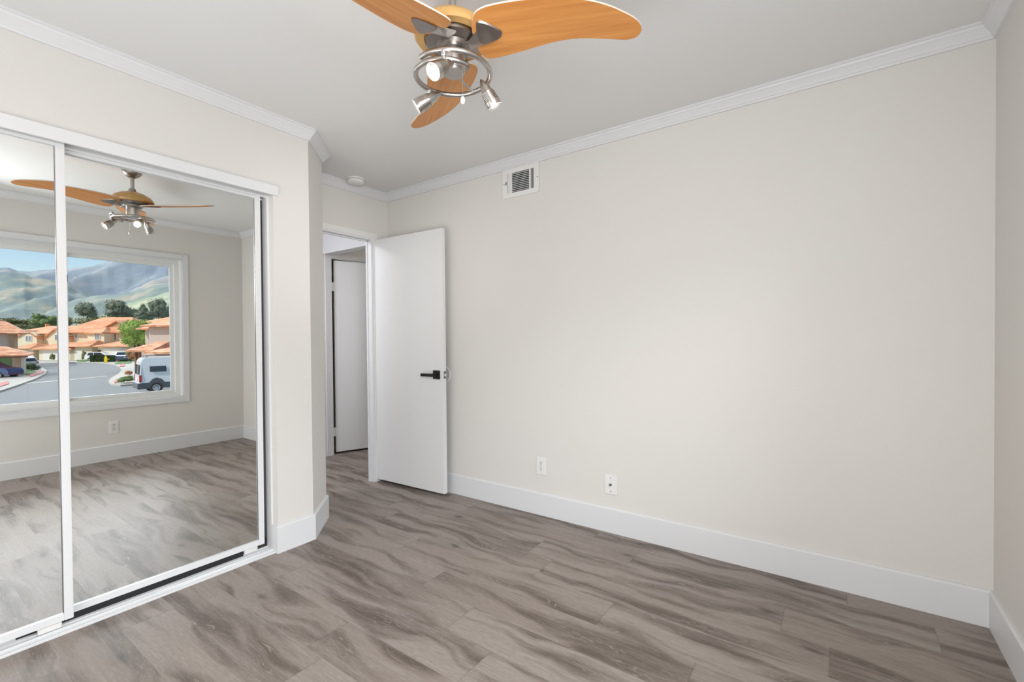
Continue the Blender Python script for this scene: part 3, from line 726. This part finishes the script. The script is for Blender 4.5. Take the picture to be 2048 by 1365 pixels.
hill('mountain_left', 2300, [(-120, 560), (-20, 547), (20, 544), (48, 548), (70, 556), (100, 560), (130, 566), (160, 580), (190, 592), (230, 610), (300, 640)], HM2, 900, 60, .0034, 11)
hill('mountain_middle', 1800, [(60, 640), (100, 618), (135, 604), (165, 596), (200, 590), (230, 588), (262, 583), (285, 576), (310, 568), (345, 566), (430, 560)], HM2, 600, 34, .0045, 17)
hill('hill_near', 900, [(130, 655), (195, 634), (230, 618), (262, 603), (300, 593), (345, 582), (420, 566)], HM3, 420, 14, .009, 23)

# --- vegetation
def leaves(mb, c, rx, ry, rz, n, s, rnd, lumps=9):
    cs = []
    for i in range(lumps):
        a = rnd.uniform(0, 2*PI); zz = rnd.uniform(-.6, .75); rr = math.sqrt(max(0, 1-zz*zz))*rnd.uniform(.35, .75)
        cs.append((c[0]+rx*rr*math.cos(a), c[1]+ry*rr*math.sin(a), c[2]+rz*zz*.8, rnd.uniform(.3, .52)))
    for q in cs: mb.blob(q[:3], rx*q[3]*.86, ry*q[3]*.86, rz*q[3]*.86, .2, rnd, 2)
    for i in range(n):
        q = rnd.choice(cs); d = Vector((rnd.gauss(0, 1), rnd.gauss(0, 1), rnd.gauss(0, 1))).normalized()
        k = q[3]*rnd.uniform(.85, 1.32)
        p = Vector((q[0]+d.x*rx*k, q[1]+d.y*ry*k, q[2]+d.z*rz*k)); a = Vector((rnd.uniform(-1, 1), rnd.uniform(-1, 1), rnd.uniform(-1, 1)))*s; b = Vector((rnd.uniform(-1, 1), rnd.uniform(-1, 1), rnd.uniform(-1, 1)))*s
        mb.add([p-a*.5, p+b*.5, p+a*.5, p-b*.5], [(0, 1, 2, 3)])
def tree(name, u, Y, vtop, vbot, wpx, mat, label, cat='tree', n=900, trunk=True, seed=1, group=None, ry=None, zbase=0):
    rnd = random.Random(seed); X = xa(u, Y); zt = za(vtop, Y); zb = max(za(vbot, Y), .2); rx = wpx/2/F2*Y
    t = thing(name, S2W((X, Y, zbase)), label, cat, group)
    m = EM(); leaves(m, (X, Y, (zt+zb)/2), rx, ry or rx, (zt-zb)/2*1.08, int(n*2.2), rx*.10, rnd, 16)
    m.build('foliage', mat, t)
    if trunk:
        m = EM(); m.tube([(X, Y, zbase), (X+.1, Y, zb*.6), (X, Y, (zt+zb)/2)], [.05*rx+.12, .04*rx+.1, .05], 8)
        for k in range(4): a = rnd.uniform(0, 2*PI); m.tube([(X, Y, zb*.7), (X+rx*.55*math.cos(a), Y+rx*.4*math.sin(a), (zt+zb)/2+(zt-zb)*.1)], [.08, .04], 6)
        m.build('trunk', M_bark, t)
    return t
bt = 'dark trees rising behind the far roofs'
tree('eucalyptus_tree', 176, 150, 606, 640, 40, L_dark, 'dark round tree standing alone left of the roof peak', seed=2, group=bt)
tree('eucalyptus_tree', 241, 150, 603, 641, 46, L_dark, 'broad dark tree behind the roof peak of the middle house', seed=3, group=bt)
tree('eucalyptus_tree', 262, 172, 618, 642, 34, L_dark, 'low dark tree between the broad tree and the slim one', seed=31, group=bt)
tree('eucalyptus_tree', 286, 165, 605, 640, 17, L_dark, 'slim dark tree rising above the pinkish roof', seed=4, group=bt)
tree('eucalyptus_tree', 290, 134, 622, 642, 36, L_dark, 'low dark tree spreading in front of the slim one', seed=41, group=bt)
tree('eucalyptus_tree', 318, 150, 599, 640, 32, L_dark, 'tall dark tree at the window edge, rightmost of the row', seed=5, group=bt)
tree('eucalyptus_tree', 340, 170, 612, 640, 24, L_dark, 'dark tree cut by the right window frame', seed=6, group=bt)
gt = 'green trees behind the left houses'
tree('leafy_tree', 90, 140, 628, 658, 46, L_mid, 'bright green bushy tree behind the left roofs', seed=7, group=gt)
tree('leafy_tree', 118, 166, 631, 658, 40, L_olive, 'olive green tree right of the bright bushy tree', seed=8, group=gt)
tree('leafy_tree', 58, 162, 640, 660, 40, L_olive, 'low olive tree between the left house and the bushy tree', seed=9, group=gt)
tree('leafy_tree', 12, 142, 637, 660, 70, L_olive, 'low brownish trees above the tiled roof at far left', seed=10, group=gt)
tree('leafy_tree', 205, 142, 634, 660, 90, L_olive, 'low hedge-like trees just above the long middle roof', seed=12, group=gt)
tree('street_tree', 276, 62, 641, 697, 66, L_bright, 'yellow-green street tree beside the pinkish house', n=2600, seed=13)
tree('shrub', 262, 75, 703, 722, 16, L_rust, 'rusty orange shrub beside the slate blue car', 'shrub', n=500, trunk=False, seed=14)
tree('shrub', 62, 55, 727, 744, 30, L_hedge, 'dark green clipped shrub on the left island', 'shrub', n=700, trunk=False, seed=15)
tree('shrub', 251, 41, 752, 768, 30, L_mid, 'low green shrub behind the white van', 'shrub', n=500, trunk=False, seed=16)
tree('shrub', 257, 48, 742, 754, 14, L_rust, 'small reddish shrub beside the van tail', 'shrub', n=250, trunk=False, seed=17)
tree('shrub', 75, 80, 706, 720, 12, L_olive, 'olive shrub beside the cream entrance wall', 'shrub', n=250, trunk=False, seed=18)
tree('shrub', 105, 76, 707, 722, 9, L_olive, 'small potted-looking shrub in front of the left garage door', 'shrub', n=200, trunk=False, seed=19)
tree('shrub', 168, 78, 701, 722, 9, L_olive, 'slim shrub between the middle garage and the white car', 'shrub', n=200, trunk=False, seed=20)
tree('shrub', 257, 76, 698, 712, 12, L_mid, 'green shrub at the right end of the garage door', 'shrub', n=200, trunk=False, seed=21)
rn = random.Random(5)
hd = EM(); y0 = 74; hx0, hx1 = xa(180, y0), xa(225, y0); hd.box(hx0, hx1, y0, y0+.6, .1, za(712, y0))
for i in range(1400):
    p = Vector((rn.uniform(hx0, hx1), y0-.03 if rn.random() < .6 else rn.uniform(y0, y0+.6), 0)); p.z = rn.uniform(.1, za(712, y0)) if p.y < y0 else za(712, y0)
    a = Vector((rn.uniform(-1, 1), rn.uniform(-1, 1), rn.uniform(-1, 1)))*.12; b = Vector((rn.uniform(-1, 1), rn.uniform(-1, 1), rn.uniform(-1, 1)))*.12
    hd.add([p-a, p+b, p+a, p-b], [(0, 1, 2, 3)])
prop(hd.build('box_hedge', L_hedge), 'clipped dark green hedge in front of the white car', 'hedge')
m = EM(); Yh = 55; m.box(xa(-20, Yh), xa(22, Yh), Yh, Yh+1, .1, za(716, Yh)) ; prop(m.build('box_hedge', L_hedge), 'green hedge under the carport roof at far left', 'hedge')

# --- houses
def hip(x0, x1, y0, y1, ze, zr, i0, i1, axis='X', th=.16):
    """roof solid with the ridge along axis; i0, i1 pull the ridge ends in (0 = gable)"""
    m = EM()
    if axis == 'X': r = [(x0+i0, (y0+y1)/2, zr), (x1-i1, (y0+y1)/2, zr)]; q = [(x0, y0), (x1, y0), (x1, y1), (x0, y1)]; top = [(0, 1, 5, 4), (2, 3, 4, 5), (1, 2, 5), (3, 0, 4)]
    else: r = [((x0+x1)/2, y0+i0, zr), ((x0+x1)/2, y1-i1, zr)]; q = [(x0, y0), (x1, y0), (x1, y1), (x0, y1)]; top = [(1, 2, 5, 4), (3, 0, 4, 5), (0, 1, 4), (2, 3, 5)]
    v = [(a, b, ze) for a, b in q]+r
    lo = [(a, b, ze-th) for a, b in q]
    n = len(v); m.add(v+lo, top+[(0, 6, 7, 1), (1, 7, 8, 2), (2, 8, 9, 3), (3, 9, 6, 0), (6, 9, 8, 7)])
    return m
def hwin(parent, u0, u1, v0, v1, Y, mull=1):
    x0, x1, z0, z1 = xa(u0, Y), xa(u1, Y), za(v1, Y), za(v0, Y); e = .07
    w = EM().box(x0, x1, Y-.10, Y+.02, z0, z0+e).box(x0, x1, Y-.10, Y+.02, z1-e, z1).box(x0, x0+e, Y-.10, Y+.02, z0, z1).box(x1-e, x1, Y-.10, Y+.02, z0, z1)
    for i in range(mull): xm = x0+(x1-x0)*(i+1)/(mull+1); w.box(xm-.035, xm+.035, Y-.10, Y+.02, z0, z1)
    f_ = w.build('window', M_wfr, parent); EM().box(x0+.03, x1-.03, Y-.05, Y-.02, z0+.03, z1-.03).build('pane', M_wpane, f_)
def garage(parent, u0, u1, v0, Y, depth=0):
    x0, x1, z1 = xa(u0, Y), xa(u1, Y), za(v0, Y); g = EM().box(x0, x1, Y-.06, Y+.02, 0.05, z1)
    for k in range(1, 4): g.box(x0, x1, Y-.07, Y-.05, z1*k/4-.02, z1*k/4)
    g.build('garage_door', M_garage, parent)
def wallb(parent, u0, u1, v0, Y, D, mat, zb=0):
    EM().box(xa(u0, Y), xa(u1, Y), Y, Y+D, zb, za(v0, Y)).build('wall', mat, parent)
def gable(parent, u0, u1, up, vp, ve, Y, D, mat, rd=6, ov=.35):
    """front gable: wall pentagon under a small roof running away from the street"""
    x0, x1, xm = xa(u0, Y), xa(u1, Y), xa(up, Y); z0, z1 = za(ve, Y), za(vp, Y)
    EM().prism([(x0, Y, 2.3), (x1, Y, 2.3), (x1, Y, z0), (xm, Y, z1-.12), (x0, Y, z0)], (0, D, 0)).build('gable_wall', mat, parent)
    m = EM(); t_ = .16; sl_ = (z1-z0)/(xm-x0)
    for s_, xe in ((-1, x0-ov), (1, x1+ov)):
        ze = z1-abs(xe-xm)*abs(sl_)
        m.loft([[(xm, Y-ov, z1), (xe, Y-ov, ze), (xe, Y-ov, ze-t_), (xm, Y-ov, z1-t_)], [(xm, Y+rd, z1), (xe, Y+rd, ze), (xe, Y+rd, ze-t_), (xm, Y+rd, z1-t_)]])
    m.build('gable_roof', M_tile, parent)
# left terrace house
YA = 84
A = thing('terrace_house', S2W((xa(90, YA), YA, 0)), 'cream terrace house with two front gables, left of the window mullion', 'house')
wallb(A, 26, 138, 667, YA, 9, M_stucco)
hip(xa(22, YA), xa(139, YA), YA-.8, YA+9.5, za(666.5, YA), za(652, YA+4), 3, .5).build('roof', M_tile, A)
gable(A, 41, 74, 55, 661, 670, YA-1.2, 3, M_stucco); gable(A, 97, 133, 113, 657, 669.5, YA-1.2, 3, M_stucco)
for q in ((52, 64.5, 672, 683), (110.5, 124, 669, 681)): hwin(A, *q, YA-1.2)
hwin(A, 79, 90.5, 671, 682, YA)
YL = 79
wallb(A, 28, 66, 697, YL, 4, M_stucco); hip(xa(27, YL), xa(68, YL), YL-.6, YL+5, za(696.5, YL), za(686, YL+2), 1.5, 1.5).build('lower_roof', M_tile, A)
wallb(A, 78, 152, 698, YL, 4, M_stucco); hip(xa(71, YL), xa(150, YL), YL-.7, YL+5.5, za(697.5, YL), za(684.5, YL+2.5), 3.0, .3).build('lower_roof', M_tile, A)
garage(A, 86, 118, 699, YL); garage(A, 124, 136, 699, YL)
for u in (100, 133): EM().box(xa(u-9, YA+5), xa(u-7.6, YA+5), YA+5, YA+5.8, 3, za(648, YA+5)).build('chimney', M_tile2, A)
# middle terrace house
Bh = thing('terrace_house', S2W((xa(205, YA), YA, 0)), 'long cream terrace house with a big orange tiled roof, right of the mullion', 'house')
wallb(Bh, 140, 262, 664, YA, 10, M_stucco)
hip(xa(118, YA), xa(262, YA), YA-.9, YA+10.5, za(664.5, YA), za(635, YA+5), 4.0, 3.4).build('roof', M_tile, Bh)
gable(Bh, 218, 254, 236, 641, 651, YA+1.0, 3, M_tan, 5)
YB = YA-2.2
m = EM().box(xa(176, YB), xa(209, YB), YB, YB+3, 1.5, za(666, YB)); m.build('bay_wall', M_stucco, Bh)
hip(xa(174, YB), xa(210, YB), YB-.5, YB+5.0, za(665.5, YB), za(655, YB+2), 1.5, 1.5, 'X').build('bay_roof', M_tile, Bh)
for q in ((151, 157, 667, 680, YA), (190.5, 201.5, 666, 680, YB), (222, 234, 663.5, 681, YA)): hwin(Bh, *q)
wallb(Bh, 140, 184, 693, YL, 4, M_stucco); hip(xa(138, YL), xa(187, YL), YL-.7, YL+5, za(692.5, YL), za(681, YL+2), 2, 1.0).build('lower_roof', M_tile, Bh)
wallb(Bh, 196, 262, 694, YL, 4, M_stucco); hip(xa(192, YL), xa(264, YL), YL-.7, YL+5, za(692.5, YL), za(681, YL+2), 3, .5).build('lower_roof', M_tile, Bh)
garage(Bh, 150, 165, 699, YL); garage(Bh, 208, 255, 696, YL)
EM().box(xa(196.5, YL), xa(201.5, YL), YL-.06, YL, 0, za(700, YL)).build('entrance_door', M_dark, Bh)
# pinkish house, near right
YC = 50
Ch = thing('pinkish_house', S2W((xa(320, YC), YC, 0)), 'pinkish stucco house with stepped tiled roofs beside the white van', 'house')
wallb(Ch, 291, 372, 656, YC, 8, M_stucco2)
m = EM().box(xa(316, YC), xa(372, YC), YC-1.2, YC, 2.4, za(652, YC)); m.build('bay_wall', M_stucco2, Ch)
hip(xa(287, YC), xa(385, YC), YC-1.0, YC+9, za(657, YC), za(636, YC+4), 3.2, 2).build('roof', M_tile2, Ch)
hip(xa(310, YC), xa(385, YC), YC-2.0, YC+6, za(650.5, YC-2), za(636, YC+2), 2.6, 2).build('bay_roof', M_tile2, Ch)
hip(xa(250, YA+18), xa(400, YA+18), YA+14, YA+28, za(655, YA+18), za(632, YA+20), 9, 1).build('rear_roof', M_tile, Ch)
YD = 44
hip(xa(264, YD), xa(318, YD), YD-.8, YD+4.5, za(700, YD), za(683, YD+2), 1.0, .4).build('porch_roof', M_tile2, Ch)
hip(xa(304, YD-2), xa(372, YD-2), YD-3, YD+5, za(703, YD-2), za(686, YD), 2.0, .4).build('garage_roof', M_tile2, Ch)
wallb(Ch, 309, 372, 704, YD-2, 5, M_stucco2)
for u in (269, 276): EM().box(xa(u, YD), xa(u+2.2, YD), YD, YD+.25, 0, za(700, YD)).build('porch_post', M_eave, Ch)
EM().box(xa(284, YD+3), xa(309, YD+3), YD+3, YD+3.2, 0, za(690, YD+3)).build('porch_wall', M_stucco2, Ch)
# brown-roofed house, near left
YE = 62; TURN = (xa(28, YE), YE, R(44))
Eh = thing('corner_house', S2W((xa(0, YE), YE, 0)), 'two-storey house with a weathered tiled roof at far left', 'house')
wallb(Eh, -60, 22, 668, YE, 8, M_stucco2); EM().box(xa(22, YE), xa(28, YE), YE-.3, YE+7, 0, za(668, YE)).build('corner_pier', M_tan, Eh)
hip(xa(-70, YE), xa(46, YE), YE-.9, YE+9, za(666, YE), za(643, YE+4), 2, 2.2).build('roof', M_tile2, Eh)
YF = 50; TURN = (xa(50, YF), YF, R(42))
Fh = thing('carport', S2W((xa(10, YF), YF, 0)), 'tiled carport roof on white posts over the blue car', 'carport')
hip(xa(-70, YF), xa(58, YF), YF-2.5, YF+4, za(710, YF-2.5), za(692, YF+1), 1, 2.0).build('carport_roof', M_tile2, Fh)
EM().box(xa(-70, YF), xa(57, YF), YF-2.3, YF-2.1, za(716, YF-2.5), za(711, YF-2.5)).build('beam', M_eave, Fh)
TURN = None
for u in (41.5, -20): EM().box(xa(u, 52), xa(u+4.5, 52), 52, 52.3, 0.1, za(711, 52)).build('post', M_wfr, Fh)
EM().box(xa(23, YF+2), xa(40, YF+2), YF+2, YF+2.2, .1, za(713, YF+2)).build('rear_wall', M_stucco2, Fh)

TURN = None

# --- vehicles
def vehicle(name, X, Y, phi, prof, wins, width, wheels, wr, paint, label, cat='car', clad=None, extra=None):
    """side profile prof (s along the body, z) extruded across the width; near side faces the window"""
    ca, sa = math.cos(phi), math.sin(phi)
    P = lambda s_, w, z: (X+ca*s_-sa*w, Y+sa*s_+ca*w, z)
    t = thing(name, S2W((X, Y, 0)), label, cat)
    ins = .10
    r0 = [P(s_, .0+(ins if z > prof_mid else 0), z) for s_, z in prof] if False else None
    zs = [z for _, z in prof]; zm = min(zs)+(max(zs)-min(zs))*.5
    tw = lambda z: max(0, (z-zm))*.16
    rings = [[P(s_, .06+tw(z), z) for s_, z in prof], [P(s_, 0.0+tw(z), z) for s_, z in prof], [P(s_, width-tw(z), z) for s_, z in prof]]
    EM().loft([rings[1], rings[2]]).build('body', paint, t, bevel=.05, auto=40)
    for poly in wins:
        for sd in (0, 1):
            w_ = lambda z: (tw(z)-.012) if sd == 0 else (width-tw(z)+.012)
            m = EM().loft([[P(s_, w_(z), z) for s_, z in poly], [P(s_, w_(z)+(.02 if sd == 0 else -.02), z) for s_, z in poly]]); m.build('side_window', M_carg, t)
    for s_ in wheels:
        for sd in (0, 1):
            o_ = P(s_, -.02 if sd == 0 else width+.02, wr); ax = (sa, -ca, 0) if sd == 0 else (-sa, ca, 0)
            w = EM(); w.lathe([(.0, -.2), (wr, -.2), (wr*1.0, .0), (wr*.93, .03), (wr*.66, .035), (wr*.62, .0)], o_, ax, n=24, caps=False)
            w = w.build('wheel', M_tyre, t, auto=40)
            h_ = EM(); h_.lathe([(.0, .02), (wr*.25, .03), (wr*.3, .0), (wr*.6, .015), (wr*.62, -.02)], o_, ax, n=24, caps=False); h_.build('hub', M_hub, w, auto=40)
    if extra: extra(t, P, tw)
    return t
# white high-roof van, tail towards the left
vp = [(.0, .42), (-.02, .55), (.0, 1.3), (.09, 2.35), (.22, 2.62), (.6, 2.72), (4.0, 2.72), (4.5, 2.55), (5.2, 1.65), (5.95, 1.3), (6.0, .5), (5.7, .38)]
def vanx(t, P, tw):
    lowc = EM().loft([[P(s_, -.025, z) for s_, z in ((-.1, .32), (-.1, .78), (.55, .80), (.75, 1.05), (1.0, 1.16), (1.3, 1.05), (1.5, .80), (5.9, .7), (5.9, .36), (1.4, .36), (.62, .36))], [P(s_, .02, z) for s_, z in ((-.1, .32), (-.1, .78), (.55, .80), (.75, 1.05), (1.0, 1.16), (1.3, 1.05), (1.5, .80), (5.9, .7), (5.9, .36), (1.4, .36), (.62, .36))]])
    lowc.build('side_cladding', M_bump, t)
    EM().loft([[P(-.14, -.02, z), P(-.14, 2.02, z), P(.05, 2.02, z), P(.05, -.02, z)] for z in (.34, .74)]).build('rear_bumper', M_bump, t, bevel=.03)
    for w0, w1 in ((.16, .86), (1.14, 1.84)):
        EM().loft([[P(-.005+.09*(z-1.3)/1.05-.02, w, z) for w in (w0, w1)]+[P(-.005+.09*(z-1.3)/1.05+.03, w, z) for w in (w1, w0)] for z in (1.42, 2.15)]).build('rear_window', M_carg, t)
    for w0, w1 in ((-.01, .13), (1.87, 2.01)):
        EM().loft([[P(-.035, w0, z), P(-.035, w1, z), P(.12, w1, z), P(.12, w0, z)] for z in (.85, 1.38)]).build('tail_light', M_tail, t, bevel=.02)
    EM().box(0, .001, 0, .001, 0, .001) and EM().loft([[P(-.045, w, z) for w in (.75, 1.25)]+[P(-.02, w, z) for w in (1.25, .75)] for z in (.95, 1.10)]).build('number_plate', M_wfr, t)
    rr = EM()
    for w in (.35, 1.65): rr.tube([P(.4, w, 2.80), P(2.4, w, 2.80)], .02, 6); rr.tube([P(.5, w, 2.7), P(.5, w, 2.8)], .02, 6); rr.tube([P(2.3, w, 2.7), P(2.3, w, 2.8)], .02, 6)
    rr.tube([P(.5, .35, 2.8), P(.5, 1.65, 2.8)], .02, 6); rr.build('roof_rack', M_bump, t)
YV = 34.2
vehicle('camper_van', xa(279, YV), YV, R(48), vp, [[(.62, 1.60), (.62, 2.02), (1.62, 2.02), (1.62, 1.60)]], 2.0, (.98, 4.9), .40, M_carw, 'white high-roof camper van parked at right with grey lower cladding', 'van', extra=vanx)
suv = [(.0, .4), (-.03, .7), (.05, 1.0), (.35, 1.45), (.7, 1.62), (2.6, 1.62), (3.4, 1.15), (4.4, 1.0), (4.6, .7), (4.55, .35)]
suvw = [[(.42, 1.05), (.62, 1.48), (1.35, 1.50), (1.35, 1.05)], [(1.45, 1.05), (1.45, 1.50), (2.45, 1.48), (3.05, 1.08)]]
def suvx(t, P, tw):
    EM().loft([[P(.03+.30*(z-1.05)/.4-.03, w, z) for w in (.25, 1.55)]+[P(.03+.30*(z-1.05)/.4+.04, w, z) for w in (1.55, .25)] for z in (1.05, 1.42)]).build('rear_window', M_carg, t)
    for w0, w1 in ((.05, .35), (1.45, 1.75)): EM().loft([[P(-.04, w, z) for w in (w0, w1)]+[P(.1, w, z) for w in (w1, w0)] for z in (.8, .95)]).build('tail_light', M_tail, t)
YS = 77
vehicle('parked_car', xa(168, YS), YS, R(8), suv, suvw, 1.8, (.85, 3.7), .34, M_carw, 'white hatchback parked behind the clipped hedge', extra=suvx)
def frontx(t, P, tw):
    EM().loft([[P(3.42+.0, w, 1.16) for w in (.22, 1.58)]+[P(3.40, w, 1.10) for w in (1.58, .22)], [P(2.72, w, 1.60) for w in (.32, 1.48)]+[P(2.68, w, 1.54) for w in (1.48, .32)]]).build('windscreen', M_carg, t)
    for w0, w1 in ((.05, .4), (1.4, 1.75)): EM().loft([[P(4.45, w, z) for w in (w0, w1)]+[P(4.62, w, z) for w in (w1, w0)] for z in (.72, .85)]).build('headlight', M_hub, t)
vehicle('parked_car', xa(236, 78.2), 78.2, R(-58), suv, suvw, 1.8, (.85, 3.7), .34, M_carb, 'slate blue car facing the street beside the rusty shrub', extra=frontx)
vehicle('parked_car', xa(45, 58), 60, R(170), suv, suvw, 1.8, (.85, 3.7), .34, M_carw, 'white car half hidden behind the carport post', extra=suvx)
vehicle('parked_car', xa(-107, 45), 45.6, R(10), suv, suvw, 1.8, (.85, 3.7), .34, M_card, 'deep blue car parked under the carport', extra=suvx)
ys = 72; x_ = xa(211.5, ys)
sg = thing('yellow_figure_sign', S2W((x_, ys, .1)), 'bright yellow plastic warning figure standing before the hedge', 'sign')
EM().box(x_-.30, x_+.22, ys, ys+.06, .25, .95).box(x_-.16, x_+.12, ys, ys+.06, .95, 1.2).build('board', M_yel, sg, bevel=.02)
EM().box(x_-.28, x_-.18, ys-.02, ys+.1, .1, .3).box(x_+.1, x_+.2, ys-.02, ys+.1, .1, .3).box(x_+.22, x_+.55, ys+.02, ys+.05, .62, .70).build('stand', M_yel, sg)
